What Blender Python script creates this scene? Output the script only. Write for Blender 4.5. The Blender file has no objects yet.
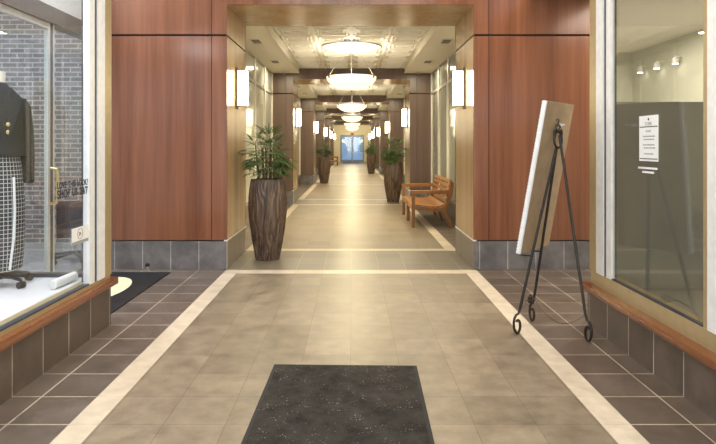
import bpy, bmesh, math, random
from mathutils import Vector, Matrix
random.seed(7)
PI = math.pi
scene = bpy.context.scene
COL = scene.collection

# ------------------------------------------------------------------ materials
def newmat(name):
    m = bpy.data.materials.new(name); m.use_nodes = True
    nt = m.node_tree; nt.nodes.clear()
    out = nt.nodes.new('ShaderNodeOutputMaterial')
    b = nt.nodes.new('ShaderNodeBsdfPrincipled')
    nt.links.new(b.outputs[0], out.inputs[0])
    return m, nt, b, out

def N(nt, kind, **kw):
    n = nt.nodes.new(kind)
    for k, v in kw.items(): setattr(n, k, v)
    return n

def L(nt, a, b): nt.links.new(a, b)

def plain(name, col, rough=.5, metal=0., noise=.06, nscale=20., spec=.5, bump=0., coat=0.):
    m, nt, b, _ = newmat(name)
    tc = N(nt, 'ShaderNodeTexCoord')
    nz = N(nt, 'ShaderNodeTexNoise'); nz.inputs['Scale'].default_value = nscale; nz.inputs['Detail'].default_value = 4
    L(nt, tc.outputs['Object'], nz.inputs['Vector'])
    r = N(nt, 'ShaderNodeValToRGB')
    r.color_ramp.elements[0].position = .3; r.color_ramp.elements[1].position = .7
    r.color_ramp.elements[0].color = tuple(c*(1-noise) for c in col)+(1,)
    r.color_ramp.elements[1].color = tuple(min(1, c*(1+noise)) for c in col)+(1,)
    L(nt, nz.outputs['Fac'], r.inputs[0]); L(nt, r.outputs[0], b.inputs['Base Color'])
    b.inputs['Roughness'].default_value = rough; b.inputs['Metallic'].default_value = metal
    b.inputs['Specular IOR Level'].default_value = spec
    if coat: b.inputs['Coat Weight'].default_value = coat; b.inputs['Coat Roughness'].default_value = .08
    if bump:
        bp = N(nt, 'ShaderNodeBump'); bp.inputs['Strength'].default_value = bump; bp.inputs['Distance'].default_value = .004
        L(nt, nz.outputs['Fac'], bp.inputs['Height']); L(nt, bp.outputs[0], b.inputs['Normal'])
    return m

def wood(name, ca, cb, rough=.25, along='Z', scale=14., coat=.0, spec=.5):
    m, nt, b, _ = newmat(name)
    tc = N(nt, 'ShaderNodeTexCoord')
    mp = N(nt, 'ShaderNodeMapping'); mp2 = N(nt, 'ShaderNodeMapping')
    s = [scale]*3; s['XYZ'.index(along)] = scale*.04; mp.inputs['Scale'].default_value = s
    s2 = [3.1]*3; s2['XYZ'.index(along)] = .12; mp2.inputs['Scale'].default_value = s2
    L(nt, tc.outputs['Object'], mp.inputs[0]); L(nt, tc.outputs['Object'], mp2.inputs[0])
    n1 = N(nt, 'ShaderNodeTexNoise'); n1.inputs['Scale'].default_value = 1.; n1.inputs['Detail'].default_value = 6; n1.inputs['Roughness'].default_value = .65
    n2 = N(nt, 'ShaderNodeTexNoise'); n2.inputs['Scale'].default_value = 1.; n2.inputs['Detail'].default_value = 2
    L(nt, mp.outputs[0], n1.inputs['Vector']); L(nt, mp2.outputs[0], n2.inputs['Vector'])
    mx = N(nt, 'ShaderNodeMath', operation='ADD'); L(nt, n1.outputs['Fac'], mx.inputs[0]); L(nt, n2.outputs['Fac'], mx.inputs[1])
    hf = N(nt, 'ShaderNodeMath', operation='MULTIPLY'); L(nt, mx.outputs[0], hf.inputs[0]); hf.inputs[1].default_value = .5
    r = N(nt, 'ShaderNodeValToRGB'); r.color_ramp.elements[0].position = .36; r.color_ramp.elements[1].position = .64
    r.color_ramp.elements[0].color = ca+(1,); r.color_ramp.elements[1].color = cb+(1,)
    L(nt, hf.outputs[0], r.inputs[0]); L(nt, r.outputs[0], b.inputs['Base Color'])
    b.inputs['Roughness'].default_value = rough
    b.inputs['Specular IOR Level'].default_value = spec
    if coat: b.inputs['Coat Weight'].default_value = coat; b.inputs['Coat Roughness'].default_value = .06
    return m

def tiles(name, ca, cb, grout, axes='XY', size=(.306, .306), off=(0, 0), mortar=.0035, rough=.28, mott=.35, stagger=0., nscale=5., bump=.25):
    m, nt, b, _ = newmat(name)
    tc = N(nt, 'ShaderNodeTexCoord'); sp = N(nt, 'ShaderNodeSeparateXYZ'); cb_ = N(nt, 'ShaderNodeCombineXYZ')
    L(nt, tc.outputs['Object'], sp.inputs[0])
    for k in (0, 1):
        a = N(nt, 'ShaderNodeMath', operation='SUBTRACT'); L(nt, sp.outputs['XYZ'.index(axes[k])], a.inputs[0]); a.inputs[1].default_value = off[k]-20*size[k]
        L(nt, a.outputs[0], cb_.inputs[k])
    br = N(nt, 'ShaderNodeTexBrick'); br.offset = stagger; br.squash = 1.; br.offset_frequency = 2
    L(nt, cb_.outputs[0], br.inputs['Vector'])
    br.inputs['Scale'].default_value = 1.; br.inputs['Brick Width'].default_value = size[0]; br.inputs['Row Height'].default_value = size[1]
    br.inputs['Mortar Size'].default_value = mortar*.5; br.inputs['Mortar Smooth'].default_value = .1; br.inputs['Bias'].default_value = 0.
    br.inputs['Color1'].default_value = ca+(1,); br.inputs['Color2'].default_value = cb+(1,); br.inputs['Mortar'].default_value = grout+(1,)
    nz = N(nt, 'ShaderNodeTexNoise'); nz.inputs['Scale'].default_value = nscale; nz.inputs['Detail'].default_value = 5; nz.inputs['Roughness'].default_value = .6
    L(nt, tc.outputs['Object'], nz.inputs['Vector'])
    mr = N(nt, 'ShaderNodeMapRange'); mr.inputs[1].default_value = .3; mr.inputs[2].default_value = .7
    mr.inputs[3].default_value = 1-mott; mr.inputs[4].default_value = 1+mott
    L(nt, nz.outputs['Fac'], mr.inputs[0])
    ml = N(nt, 'ShaderNodeVectorMath', operation='SCALE'); L(nt, br.outputs['Color'], ml.inputs[0]); L(nt, mr.outputs[0], ml.inputs['Scale'])
    L(nt, ml.outputs[0], b.inputs['Base Color'])
    rr = N(nt, 'ShaderNodeMapRange'); rr.inputs[1].default_value = .3; rr.inputs[2].default_value = .7
    rr.inputs[3].default_value = max(.30, rough*.85); rr.inputs[4].default_value = max(.34, rough*1.25)
    L(nt, nz.outputs['Fac'], rr.inputs[0]); L(nt, rr.outputs[0], b.inputs['Roughness'])
    if bump:
        iv = N(nt, 'ShaderNodeMath', operation='SUBTRACT'); iv.inputs[0].default_value = 1.; L(nt, br.outputs['Fac'], iv.inputs[1])
        bp = N(nt, 'ShaderNodeBump'); bp.inputs['Strength'].default_value = bump; bp.inputs['Distance'].default_value = .002
        L(nt, iv.outputs[0], bp.inputs['Height']); L(nt, bp.outputs[0], b.inputs['Normal'])
    return m

def glow(name, col, strength, base=(.9, .88, .8)):
    m, nt, b, _ = newmat(name)
    tc = N(nt, 'ShaderNodeTexCoord'); nz = N(nt, 'ShaderNodeTexNoise'); nz.inputs['Scale'].default_value = 3.
    L(nt, tc.outputs['Object'], nz.inputs['Vector'])
    r = N(nt, 'ShaderNodeMapRange'); r.inputs[3].default_value = strength*.85; r.inputs[4].default_value = strength*1.15
    L(nt, nz.outputs['Fac'], r.inputs[0])
    b.inputs['Base Color'].default_value = base+(1,); b.inputs['Emission Color'].default_value = col+(1,)
    L(nt, r.outputs[0], b.inputs['Emission Strength']); b.inputs['Roughness'].default_value = .3
    return m

def glassmat(name, tint=(.96, .97, .97), f0=.04, rough=.0):
    m, nt, b, out = newmat(name); nt.nodes.remove(b)
    lw = N(nt, 'ShaderNodeLayerWeight'); lw.inputs[0].default_value = .5
    pw = N(nt, 'ShaderNodeMath', operation='POWER'); L(nt, lw.outputs['Facing'], pw.inputs[0]); pw.inputs[1].default_value = 5.
    ma = N(nt, 'ShaderNodeMath', operation='MULTIPLY_ADD'); L(nt, pw.outputs[0], ma.inputs[0]); ma.inputs[1].default_value = 1-f0; ma.inputs[2].default_value = f0
    tr = N(nt, 'ShaderNodeBsdfTransparent'); tr.inputs[0].default_value = tint+(1,)
    gl = N(nt, 'ShaderNodeBsdfGlossy'); gl.inputs['Roughness'].default_value = rough; gl.inputs[0].default_value = (.95, .95, .95, 1)
    mx = N(nt, 'ShaderNodeMixShader'); L(nt, ma.outputs[0], mx.inputs[0]); L(nt, tr.outputs[0], mx.inputs[1]); L(nt, gl.outputs[0], mx.inputs[2])
    L(nt, mx.outputs[0], out.inputs[0])
    return m

M = {}
M['red_wood'] = wood('red_wood', (.150, .055, .027), (.285, .116, .060), .22)
M['red_wood_dim'] = wood('red_wood_dim', (.105, .064, .042), (.165, .104, .070), .34)  # same portal wood, weaker light on the far portals put into the colour
M['red_wood_lit'] = wood('red_wood_lit', (.36, .225, .105), (.50, .33, .165), .27, spec=.55)  # same portal wood, sconce brightness on jambs and lintel painted as a paler tone
M['dark_gap'] = plain('dark_gap', (.012, .009, .008), .8)
M['bench_wood'] = wood('bench_wood', (.20, .078, .018), (.36, .158, .040), .35, along='Y', scale=26)
M['bench_leg_wood'] = wood('bench_leg_wood', (.17, .065, .016), (.29, .122, .032), .35, along='Z', scale=26)
M['cap_wood'] = wood('cap_wood', (.16, .045, .012), (.27, .088, .024), .25, along='Y', scale=20, coat=.4)
BA, BB = (.200, .160, .108), (.255, .205, .142)
M['beige_tile'] = tiles('beige_tile', BA, BB, (.15, .12, .08), off=(-.013, 2.755), mortar=.004, rough=.38, mott=.3, nscale=7)
M['portal_tile'] = tiles('portal_tile', (.150, .128, .092), (.205, .175, .125), (.30, .26, .19), off=(-.013, .0), mortar=.006, rough=.32, mott=.2, nscale=7.)
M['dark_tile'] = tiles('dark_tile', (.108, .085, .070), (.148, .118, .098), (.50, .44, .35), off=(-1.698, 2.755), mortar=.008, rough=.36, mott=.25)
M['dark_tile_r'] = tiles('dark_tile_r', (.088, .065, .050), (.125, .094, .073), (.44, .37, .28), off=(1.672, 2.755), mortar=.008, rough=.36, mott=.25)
M['stripe'] = tiles('stripe', (.55, .47, .355), (.63, .54, .42), (.5, .42, .3), off=(-5.0, 2.755), size=(20, .306), rough=.4, mott=.14, nscale=9)
M['cross_stripe'] = tiles('cross_stripe', (.55, .47, .355), (.63, .54, .42), (.5, .42, .3), off=(-.013, -5), size=(.306, 20), rough=.4, mott=.14, nscale=9)
M['dado_tile'] = tiles('dado_tile', (.100, .074, .056), (.140, .106, .082), (.50, .44, .35), axes='YZ', size=(.306, .6), off=(2.755, -.1), mortar=.008, rough=.35, mott=.3)
M['skirt_front'] = tiles('skirt_front', (.125, .113, .110), (.175, .160, .156), (.45, .42, .40), axes='XZ', size=(.312, .6), off=(-1.395, -.1), mortar=.007, rough=.3, mott=.35)
M['skirt_side'] = tiles('skirt_side', (.14, .11, .08), (.19, .15, .11), (.40, .35, .27), axes='YZ', size=(.306, .6), off=(0, -.1), rough=.32, mott=.22, nscale=7.)
M['gold_frame'] = plain('gold_frame', (.46, .36, .20), .35, .35)
M['white_frame'] = plain('white_frame', (.78, .79, .78), .35)
M['dark_frame'] = plain('dark_frame', (.035, .042, .06), .35)
M['bronze'] = plain('bronze', (.15, .11, .075), .35, .6)
M['mullion'] = plain('mullion', (.78, .74, .64), .4)
M['grey_rail'] = plain('grey_rail', (.36, .33, .27), .4)
M['soffit'] = plain('soffit', (.80, .75, .64), .75, noise=.02)
M['tin'] = plain('tin', (.89, .85, .75), .6, noise=.02)
M['cream'] = plain('cream', (.80, .70, .50), .8, noise=.02)
M['plaster'] = plain('plaster', (.75, .73, .69), .85, noise=.02)
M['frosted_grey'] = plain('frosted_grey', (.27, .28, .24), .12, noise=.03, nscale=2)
M['rubber'] = plain('rubber', (.022, .02, .018), .85)
M['frosted'] = plain('frosted', (.50, .50, .42), .12, noise=.03, nscale=2)
M['glass'] = glassmat('glass')
M['glass_r'] = glassmat('glass_r', (.85, .835, .79), .05)
M['sconce_glow'] = glow('sconce_glow', (1, .86, .58), 16.)
M['bowl_glow'] = glow('bowl_glow', (1, .86, .58), 1.25, (.85, .8, .68))
M['down_glow'] = glow('down_glow', (1, .93, .8), 14.)
M['steel'] = plain('steel', (.55, .53, .48), .3, .9)
M['iron'] = plain('iron', (.05, .042, .036), .4, .7, noise=.2, nscale=60)
M['vent'] = plain('vent', (.30, .27, .21), .6)
M['black'] = plain('black', (.012, .012, .014), .5)
M['plastic'] = plain('plastic', (.02, .021, .026), .4)
M['soil'] = plain('soil', (.035, .025, .018), .95, noise=.4, nscale=60, bump=.6)
M['leaf'] = plain('leaf', (.085, .165, .04), .45, noise=.45, nscale=9)
M['cane'] = plain('cane', (.12, .085, .045), .7, noise=.35, nscale=40)
M['pot'] = plain('pot', (.095, .062, .042), .42, noise=.35, nscale=14)
M['white_floor'] = plain('white_floor', (.80, .81, .85), .25, noise=.04, nscale=4)
M['store_floor'] = plain('store_floor', (.40, .40, .43), .15, noise=.1, nscale=3)
M['grey_beam'] = plain('grey_beam', (.16, .145, .13), .4)
M['grey_wall'] = plain('grey_wall', (.34, .34, .31), .6, noise=.03, nscale=3)
M['green_wall'] = plain('green_wall', (.62, .62, .53), .7, noise=.03, nscale=3)
M['cardboard'] = plain('cardboard', (.42, .29, .165), .75, noise=.10, nscale=12)
M['canvas'] = plain('canvas', (.86, .86, .85), .7)
M['jacket'] = plain('jacket', (.014, .0155, .019), .9, noise=.25, nscale=60)
M['mannequin'] = plain('mannequin', (.72, .68, .60), .55)
M['brass'] = plain('brass', (.75, .62, .30), .3, .9)
M['paper'] = plain('paper', (.84, .85, .84), .6, noise=.02)
M['ink'] = plain('ink', (.03, .03, .032), .6)
M['grey_ink'] = plain('grey_ink', (.32, .32, .32), .6)
M['exit_red'] = plain('exit_red', (.40, .10, .06), .5)
M['cream_logo'] = plain('cream_logo', (.80, .74, .48), .9)
M['blue_wall'] = plain('blue_wall', (.55, .66, .78), .8)
M['pavement'] = plain('pavement', (.55, .56, .58), .9)
M['door_grey'] = plain('door_grey', (.24, .29, .36), .4, .3)
M['brick'] = tiles('brick', (.155, .14, .135), (.26, .24, .235), (.50, .49, .48), axes='XZ', size=(.215, .067), off=(0, 0), mortar=.018, rough=.85, mott=.25, stagger=.5, nscale=7, bump=.6)

def matmat():
    m, nt, b, _ = newmat('mat_pile')
    tc = N(nt, 'ShaderNodeTexCoord')
    n1 = N(nt, 'ShaderNodeTexNoise'); n1.inputs['Scale'].default_value = 6.; n1.inputs['Detail'].default_value = 8; n1.inputs['Roughness'].default_value = .75
    L(nt, tc.outputs['Object'], n1.inputs['Vector'])
    r = N(nt, 'ShaderNodeValToRGB'); r.color_ramp.elements[0].position = .35; r.color_ramp.elements[1].position = .72
    r.color_ramp.elements[0].color = (.018, .016, .0135, 1); r.color_ramp.elements[1].color = (.062, .054, .045, 1)
    L(nt, n1.outputs['Fac'], r.inputs[0])
    vo = N(nt, 'ShaderNodeTexVoronoi'); vo.inputs['Scale'].default_value = 60.
    L(nt, tc.outputs['Object'], vo.inputs['Vector'])
    n2 = N(nt, 'ShaderNodeTexNoise'); n2.inputs['Scale'].default_value = 11.; n2.inputs['Detail'].default_value = 3
    L(nt, tc.outputs['Object'], n2.inputs['Vector'])
    lt = N(nt, 'ShaderNodeMath', operation='LESS_THAN'); L(nt, vo.outputs['Distance'], lt.inputs[0])
    mr = N(nt, 'ShaderNodeMapRange'); mr.inputs[1].default_value = .36; mr.inputs[2].default_value = .68; mr.inputs[3].default_value = .02; mr.inputs[4].default_value = .20
    L(nt, n2.outputs['Fac'], mr.inputs[0]); L(nt, mr.outputs[0], lt.inputs[1])
    mx = N(nt, 'ShaderNodeMix', data_type='RGBA'); L(nt, lt.outputs[0], mx.inputs[0]); L(nt, r.outputs[0], mx.inputs[6]); mx.inputs[7].default_value = (.30, .27, .235, 1)
    L(nt, mx.outputs[2], b.inputs['Base Color']); b.inputs['Roughness'].default_value = .95
    b.inputs['Specular IOR Level'].default_value = .15
    bp = N(nt, 'ShaderNodeBump'); bp.inputs['Strength'].default_value = .6; bp.inputs['Distance'].default_value = .005
    n3 = N(nt, 'ShaderNodeTexNoise'); n3.inputs['Scale'].default_value = 160.
    L(nt, tc.outputs['Object'], n3.inputs['Vector']); L(nt, n3.outputs['Fac'], bp.inputs['Height']); L(nt, bp.outputs[0], b.inputs['Normal'])
    return m
M['mat_pile'] = matmat()

def plaid():
    m, nt, b, _ = newmat('plaid')
    tc = N(nt, 'ShaderNodeTexCoord'); sp = N(nt, 'ShaderNodeSeparateXYZ'); L(nt, tc.outputs['Object'], sp.inputs[0])
    an = N(nt, 'ShaderNodeMath', operation='ARCTAN2'); L(nt, sp.outputs[1], an.inputs[0]); L(nt, sp.outputs[0], an.inputs[1])
    res = []
    for src, k, w in ((an.outputs[0], 34/(2*PI), .15), (sp.outputs[2], 34., .15)):
        a = N(nt, 'ShaderNodeMath', operation='MULTIPLY'); L(nt, src, a.inputs[0]); a.inputs[1].default_value = k
        f = N(nt, 'ShaderNodeMath', operation='FRACT'); L(nt, a.outputs[0], f.inputs[0])
        c = N(nt, 'ShaderNodeMath', operation='LESS_THAN'); L(nt, f.outputs[0], c.inputs[0]); c.inputs[1].default_value = w
        res.append(c)
    mx = N(nt, 'ShaderNodeMath', operation='MAXIMUM'); L(nt, res[0].outputs[0], mx.inputs[0]); L(nt, res[1].outputs[0], mx.inputs[1])
    mi = N(nt, 'ShaderNodeMix', data_type='RGBA'); L(nt, mx.outputs[0], mi.inputs[0])
    mi.inputs[6].default_value = (.03, .032, .036, 1); mi.inputs[7].default_value = (.62, .62, .62, 1)
    L(nt, mi.outputs[2], b.inputs['Base Color']); b.inputs['Roughness'].default_value = .85
    return m
M['plaid'] = plaid()

# ------------------------------------------------------------------ mesh helpers
class MB:
    def __init__(s): s.bm = bmesh.new()
    def box(s, x0, x1, y0, y1, z0, z1, bevel=0.):
        bm = s.bm if not bevel else bmesh.new()
        vs = [bm.verts.new((x, y, z)) for x in (x0, x1) for y in (y0, y1) for z in (z0, z1)]
        for f in ((0, 1, 3, 2), (4, 6, 7, 5), (0, 4, 5, 1), (2, 3, 7, 6), (0, 2, 6, 4), (1, 5, 7, 3)):
            bm.faces.new([vs[i] for i in f])
        if bevel:
            bmesh.ops.bevel(bm, geom=bm.edges[:], offset=bevel, segments=2, affect='EDGES', profile=.6)
            s.join(bm)
        return s
    def join(s, bm, mat=None):
        if mat is not None: bm.transform(mat)
        me = bpy.data.meshes.new('tmp'); bm.to_mesh(me); bm.free()
        s.bm.from_mesh(me); bpy.data.meshes.remove(me)
        return s
    def obox(s, c, ax, ay, az, hx, hy, hz, bevel=0.):
        """box with own axes (unit vectors)"""
        t = MB(); t.box(-hx, hx, -hy, hy, -hz, hz, bevel)
        m = Matrix((ax, ay, az)).transposed().to_4x4(); m.translation = Vector(c)
        return s.join(t.bm, m)
    def bar(s, a, b, w, d, up=(0, 0, 1), bevel=0.):
        a, b = Vector(a), Vector(b); az = (b-a).normalized()
        ax = Vector(up).cross(az)
        if ax.length < 1e-4: ax = Vector((1, 0, 0))
        ax.normalize(); ay = az.cross(ax)
        return s.obox((a+b)/2, ax, ay, az, w/2, d/2, (b-a).length/2, bevel)
    def tube(s, pts, r, seg=10, cap=True):
        pts = [Vector(p) for p in pts]; n = len(pts)
        rs = r if isinstance(r, (list, tuple)) else [r]*n
        rings = []; ref = None
        for i, p in enumerate(pts):
            t = (pts[min(i+1, n-1)]-pts[max(i-1, 0)]).normalized()
            if ref is None:
                ref = t.orthogonal().normalized()
            else:
                ref = (ref-t*ref.dot(t))
                ref = ref.normalized() if ref.length > 1e-6 else t.orthogonal().normalized()
            u = t.cross(ref)
            rings.append([p+(ref*math.cos(2*PI*k/seg)+u*math.sin(2*PI*k/seg))*rs[i] for k in range(seg)])
        return s.loft(rings, cap, cap)
    def loft(s, rings, cap0=True, cap1=True, closed=True):
        vr = [[s.bm.verts.new(p) for p in ring] for ring in rings]
        m = len(rings[0])
        for a, b in zip(vr, vr[1:]):
            for k in range(m if closed else m-1):
                s.bm.faces.new((a[k], a[(k+1) % m], b[(k+1) % m], b[k]))
        if cap0: s.bm.faces.new(vr[0][::-1])
        if cap1: s.bm.faces.new(vr[-1])
        return s
    def lathe(s, prof, seg=32, c=(0, 0, 0), cap0=True, cap1=True):
        return s.loft([[(c[0]+r*math.cos(2*PI*k/seg), c[1]+r*math.sin(2*PI*k/seg), c[2]+z) for k in range(seg)] for r, z in prof], cap0, cap1)
    def torus(s, c, R, r, seg=32, sub=8, axis='Z', sx=1., sy=1.):
        rings = []
        for i in range(seg+1):
            a = 2*PI*i/seg; ring = []
            for j in range(sub):
                b = 2*PI*j/sub
                x = (R+r*math.cos(b))*math.cos(a)*sx; y = (R+r*math.cos(b))*math.sin(a)*sy; z = r*math.sin(b)
                p = {'Z': (x, y, z), 'X': (z, x, y), 'Y': (x, z, y)}[axis]
                ring.append((c[0]+p[0], c[1]+p[1], c[2]+p[2]))
            rings.append(ring)
        s.loft(rings, False, False)
        return s
    def sphere(s, c, r, sx=1, sy=1, sz=1, u=12, v=8):
        t = bmesh.new(); bmesh.ops.create_uvsphere(t, u_segments=u, v_segments=v, radius=r)
        return s.join(t, Matrix.Translation(c) @ Matrix.Diagonal((sx, sy, sz, 1)))
    def poly(s, pts, th, n):
        """prism from a planar outline, thickness th along n"""
        n = Vector(n); a = [s.bm.verts.new(p) for p in pts]; b = [s.bm.verts.new(Vector(p)+n*th) for p in pts]
        s.bm.faces.new(a[::-1]); s.bm.faces.new(b); m = len(pts)
        for k in range(m): s.bm.faces.new((a[k], a[(k+1) % m], b[(k+1) % m], b[k]))
        return s
    def mesh(s, name, m, smooth=False):
        bmesh.ops.remove_doubles(s.bm, verts=s.bm.verts, dist=1e-6)
        bmesh.ops.recalc_face_normals(s.bm, faces=s.bm.faces)
        me = bpy.data.meshes.new(name); s.bm.to_mesh(me); s.bm.free()
        me.materials.append(M[m] if isinstance(m, str) else m)
        if smooth:
            for p in me.polygons: p.use_smooth = True
            try: me.set_sharp_from_angle(angle=math.radians(smooth if smooth is not True else 40))
            except Exception: pass
        return me
    def build(s, name, m, parent=None, smooth=False, loc=None):
        o = bpy.data.objects.new(name, s.mesh(name, m, smooth)); COL.objects.link(o)
        if parent: o.parent = parent
        if loc is not None: o.location = loc
        return o

def tag(o, label, cat, group=None, kind=None):
    o['label'] = label; o['category'] = cat
    if group: o['group'] = group
    if kind: o['kind'] = kind
    return o
def thing(name, label, cat, loc=(0, 0, 0), rz=0., group=None):
    o = bpy.data.objects.new(name, None); o.empty_display_size = .1; COL.objects.link(o)
    o.location = loc; o.rotation_euler = (0, 0, rz)
    return tag(o, label, cat, group)
def struct(mb, name, m, parent=None, loc=None, smooth=False):
    o = mb.build(name, m, parent, smooth, loc)
    if not parent: o['kind'] = 'structure'
    return o
def copy_tree(o, parent=None):
    c = o.copy(); COL.objects.link(c)
    if parent: c.parent = parent
    for ch in list(o.children): copy_tree(ch, c)
    return c
def sdup(o, loc, name=None):
    c = o.copy(); COL.objects.link(c); c.location = loc
    if name: c.name = name
    for ch in list(o.children): copy_tree(ch, c)
    return c
def text_mesh(name, s, size, mat, parent, m4, depth=.0006, align='LEFT', bold=0.):
    cu = bpy.data.curves.new('txt', 'FONT'); cu.body = s; cu.size = size; cu.extrude = depth; cu.align_x = align; cu.offset = bold; cu.space_word = 1.5
    to = bpy.data.objects.new('txt', cu); COL.objects.link(to)
    bpy.context.view_layer.update()
    me = bpy.data.meshes.new_from_object(to.evaluated_get(bpy.context.evaluated_depsgraph_get()))
    bpy.data.objects.remove(to); bpy.data.curves.remove(cu)
    me.transform(m4); me.materials.clear(); me.materials.append(M[mat])
    o = bpy.data.objects.new(name, me); COL.objects.link(o)
    if parent: o.parent = parent
    return o
def fit_text(o, width, height, axis=1):
    co = [v.co for v in o.data.vertices]
    lo = min(c[axis] for c in co); hi = max(c[axis] for c in co); z0 = min(c.z for c in co); z1 = max(c.z for c in co)
    for v in o.data.vertices:
        v.co[axis] = (v.co[axis]-lo)*width/(hi-lo); v.co.z = z0+(v.co.z-z0)*height/(z1-z0)
def frame_m(o, ax, ay):
    ax, ay = Vector(ax), Vector(ay); az = ax.cross(ay)
    m = Matrix((ax, ay, az)).transposed().to_4x4(); m.translation = Vector(o); return m

# ------------------------------------------------------------------ key dimensions
XL, XR = -1.395, 1.345            # portal opening
P0, STEP, PD = 6.217, 6.95, 1.11  # first portal front, spacing, depth
LZ, SK, JZ = 2.94, .312, 2.60     # lintel underside, skirting height, reveal height
CL, CR = -1.88, 1.85              # corridor walls
NP = 6
SFY = 4.31                        # storefront ends
ENDY = 47.0
SOF, TIN = 3.08, 3.22

# ------------------------------------------------------------------ floors
struct(MB().box(-1.25, 1.224, -4, P0-.2, -.05, 0), 'floor', 'beige_tile')
struct(MB().box(-1.392, -1.25, -4, P0-.2, -.05, 0), 'trim_floor_stripe_left', 'stripe')
struct(MB().box(1.224, 1.366, -4, P0-.2, -.05, 0), 'trim_floor_stripe_right', 'stripe')
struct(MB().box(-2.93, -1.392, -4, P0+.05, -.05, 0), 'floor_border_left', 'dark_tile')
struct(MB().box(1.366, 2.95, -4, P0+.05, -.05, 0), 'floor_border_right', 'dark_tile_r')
struct(MB().box(-1.392, 1.366, P0-.2, P0-.03, -.05, 0), 'trim_floor_crossing', 'cross_stripe')

def portal_floor(y):
    a = struct(MB().box(-1.45, 1.40, -.03, PD, -.05, 0), 'floor_portal', 'portal_tile', loc=(0, y, 0))
    b = struct(MB().box(-1.392, 1.366, PD, PD+.14, -.05, 0), 'trim_floor_crossing', 'cross_stripe', loc=(0, y, 0))
    return a, b
pf = portal_floor(P0)
y0 = PD+.14; y1 = STEP-.2
bf = [struct(MB().box(-1.25, 1.224, y0, y1, -.05, 0), 'floor_corridor', 'beige_tile', loc=(0, P0, 0)),
      struct(MB().box(-1.392, -1.25, y0, y1, -.05, 0), 'trim_floor_stripe_left', 'stripe', loc=(0, P0, 0)),
      struct(MB().box(1.224, 1.366, y0, y1, -.05, 0), 'trim_floor_stripe_right', 'stripe', loc=(0, P0, 0)),
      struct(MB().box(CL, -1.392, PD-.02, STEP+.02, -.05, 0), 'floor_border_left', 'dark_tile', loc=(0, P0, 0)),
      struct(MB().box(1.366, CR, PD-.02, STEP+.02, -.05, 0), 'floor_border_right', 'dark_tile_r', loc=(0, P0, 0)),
      struct(MB().box(-1.392, 1.366, y1, STEP-.03, -.05, 0), 'trim_floor_crossing', 'cross_stripe', loc=(0, P0, 0))]
for i in range(1, NP):
    for o in pf: sdup(o, (0, P0+STEP*i, 0))
    if i < NP: 
        for o in bf: sdup(o, (0, P0+STEP*i, 0))

# ------------------------------------------------------------------ wood portals
def portal(xo_l, xo_r, top, first):
    W = 'red_wood' if first else 'red_wood_dim'
    fr = MB(); g = .007
    zt = top
    for (e, o, sg) in ((XL, xo_l, -1), (XR, xo_r, 1)):
        j = e+sg*.17
        if abs(j-o) < .05: cols = [(e, o)]
        else: cols = [(e, j-sg*g/2), (j+sg*g/2, o)]
        if first and abs(o-j) > 1.6: pass
        for a, b in cols:
            a, b = min(a, b), max(a, b)
            fr.box(a, b, -.0, .03, SK+.012, JZ-.011, .002); fr.box(a, b, -.0, .03, JZ+.011, zt, .002)
    fr.box(XL+.001, XR-.001, 0, .03, LZ, zt)
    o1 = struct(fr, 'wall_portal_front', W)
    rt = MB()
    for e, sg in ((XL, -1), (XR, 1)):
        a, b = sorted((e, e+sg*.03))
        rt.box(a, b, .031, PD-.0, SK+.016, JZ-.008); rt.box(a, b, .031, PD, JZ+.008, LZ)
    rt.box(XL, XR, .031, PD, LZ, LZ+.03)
    o2 = struct(rt, 'wall_portal_jamb', 'red_wood_lit')
    co = MB()
    co.box(xo_l, XL-.02, .022, PD-.03, 0, zt); co.box(XR+.02, xo_r, .022, PD-.03, 0, zt); co.box(XL-.02, XR+.02, .022, PD-.03, LZ+.02, zt)
    o3 = struct(co, 'wall_portal_core', 'dark_gap')
    bk = MB()
    bk.box(xo_l, XL, PD-.03, PD+.0, SK, zt); bk.box(XR, xo_r, PD-.03, PD+.0, SK, zt); bk.box(XL, XR, PD-.03, PD+.001, LZ+.031, zt)
    o4 = struct(bk, 'wall_portal_back', 'red_wood_dim')
    s1 = MB()
    for a, b in ((xo_l, XL-.001), (XR+.001, xo_r)):
        s1.box(a, b, .004, .04, 0, SK); s1.box(a, b, PD-.04, PD-.004, 0, SK)
    o5 = struct(s1, 'baseboard_portal_front', 'skirt_front')
    s2 = MB(); s2.box(XL-.035, XL-.003, .005, PD-.005, 0, SK); s2.box(XR+.003, XR+.035, .005, PD-.005, 0, SK)
    o6 = struct(s2, 'baseboard_portal_jamb', 'skirt_side')
    s3 = MB(); s3.box(XL-.03, XL+.006, -.002, PD, SK, SK+.015); s3.box(XR-.006, XR+.03, -.002, PD, SK, SK+.015)
    o7 = struct(s3, 'trim_skirting_edge', 'mullion')
    return [o1, o2, o3, o4, o5, o6, o7]
for o in portal(-2.80, 2.84, 3.9, True): o.location = (0, P0, 0)
pp = portal(CL, CR, 3.35, False)
for i in range(1, NP):
    for o in pp:
        if i == 1: o.location = (0, P0+STEP, 0)
        else: sdup(o, (0, P0+STEP*i, 0))

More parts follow.
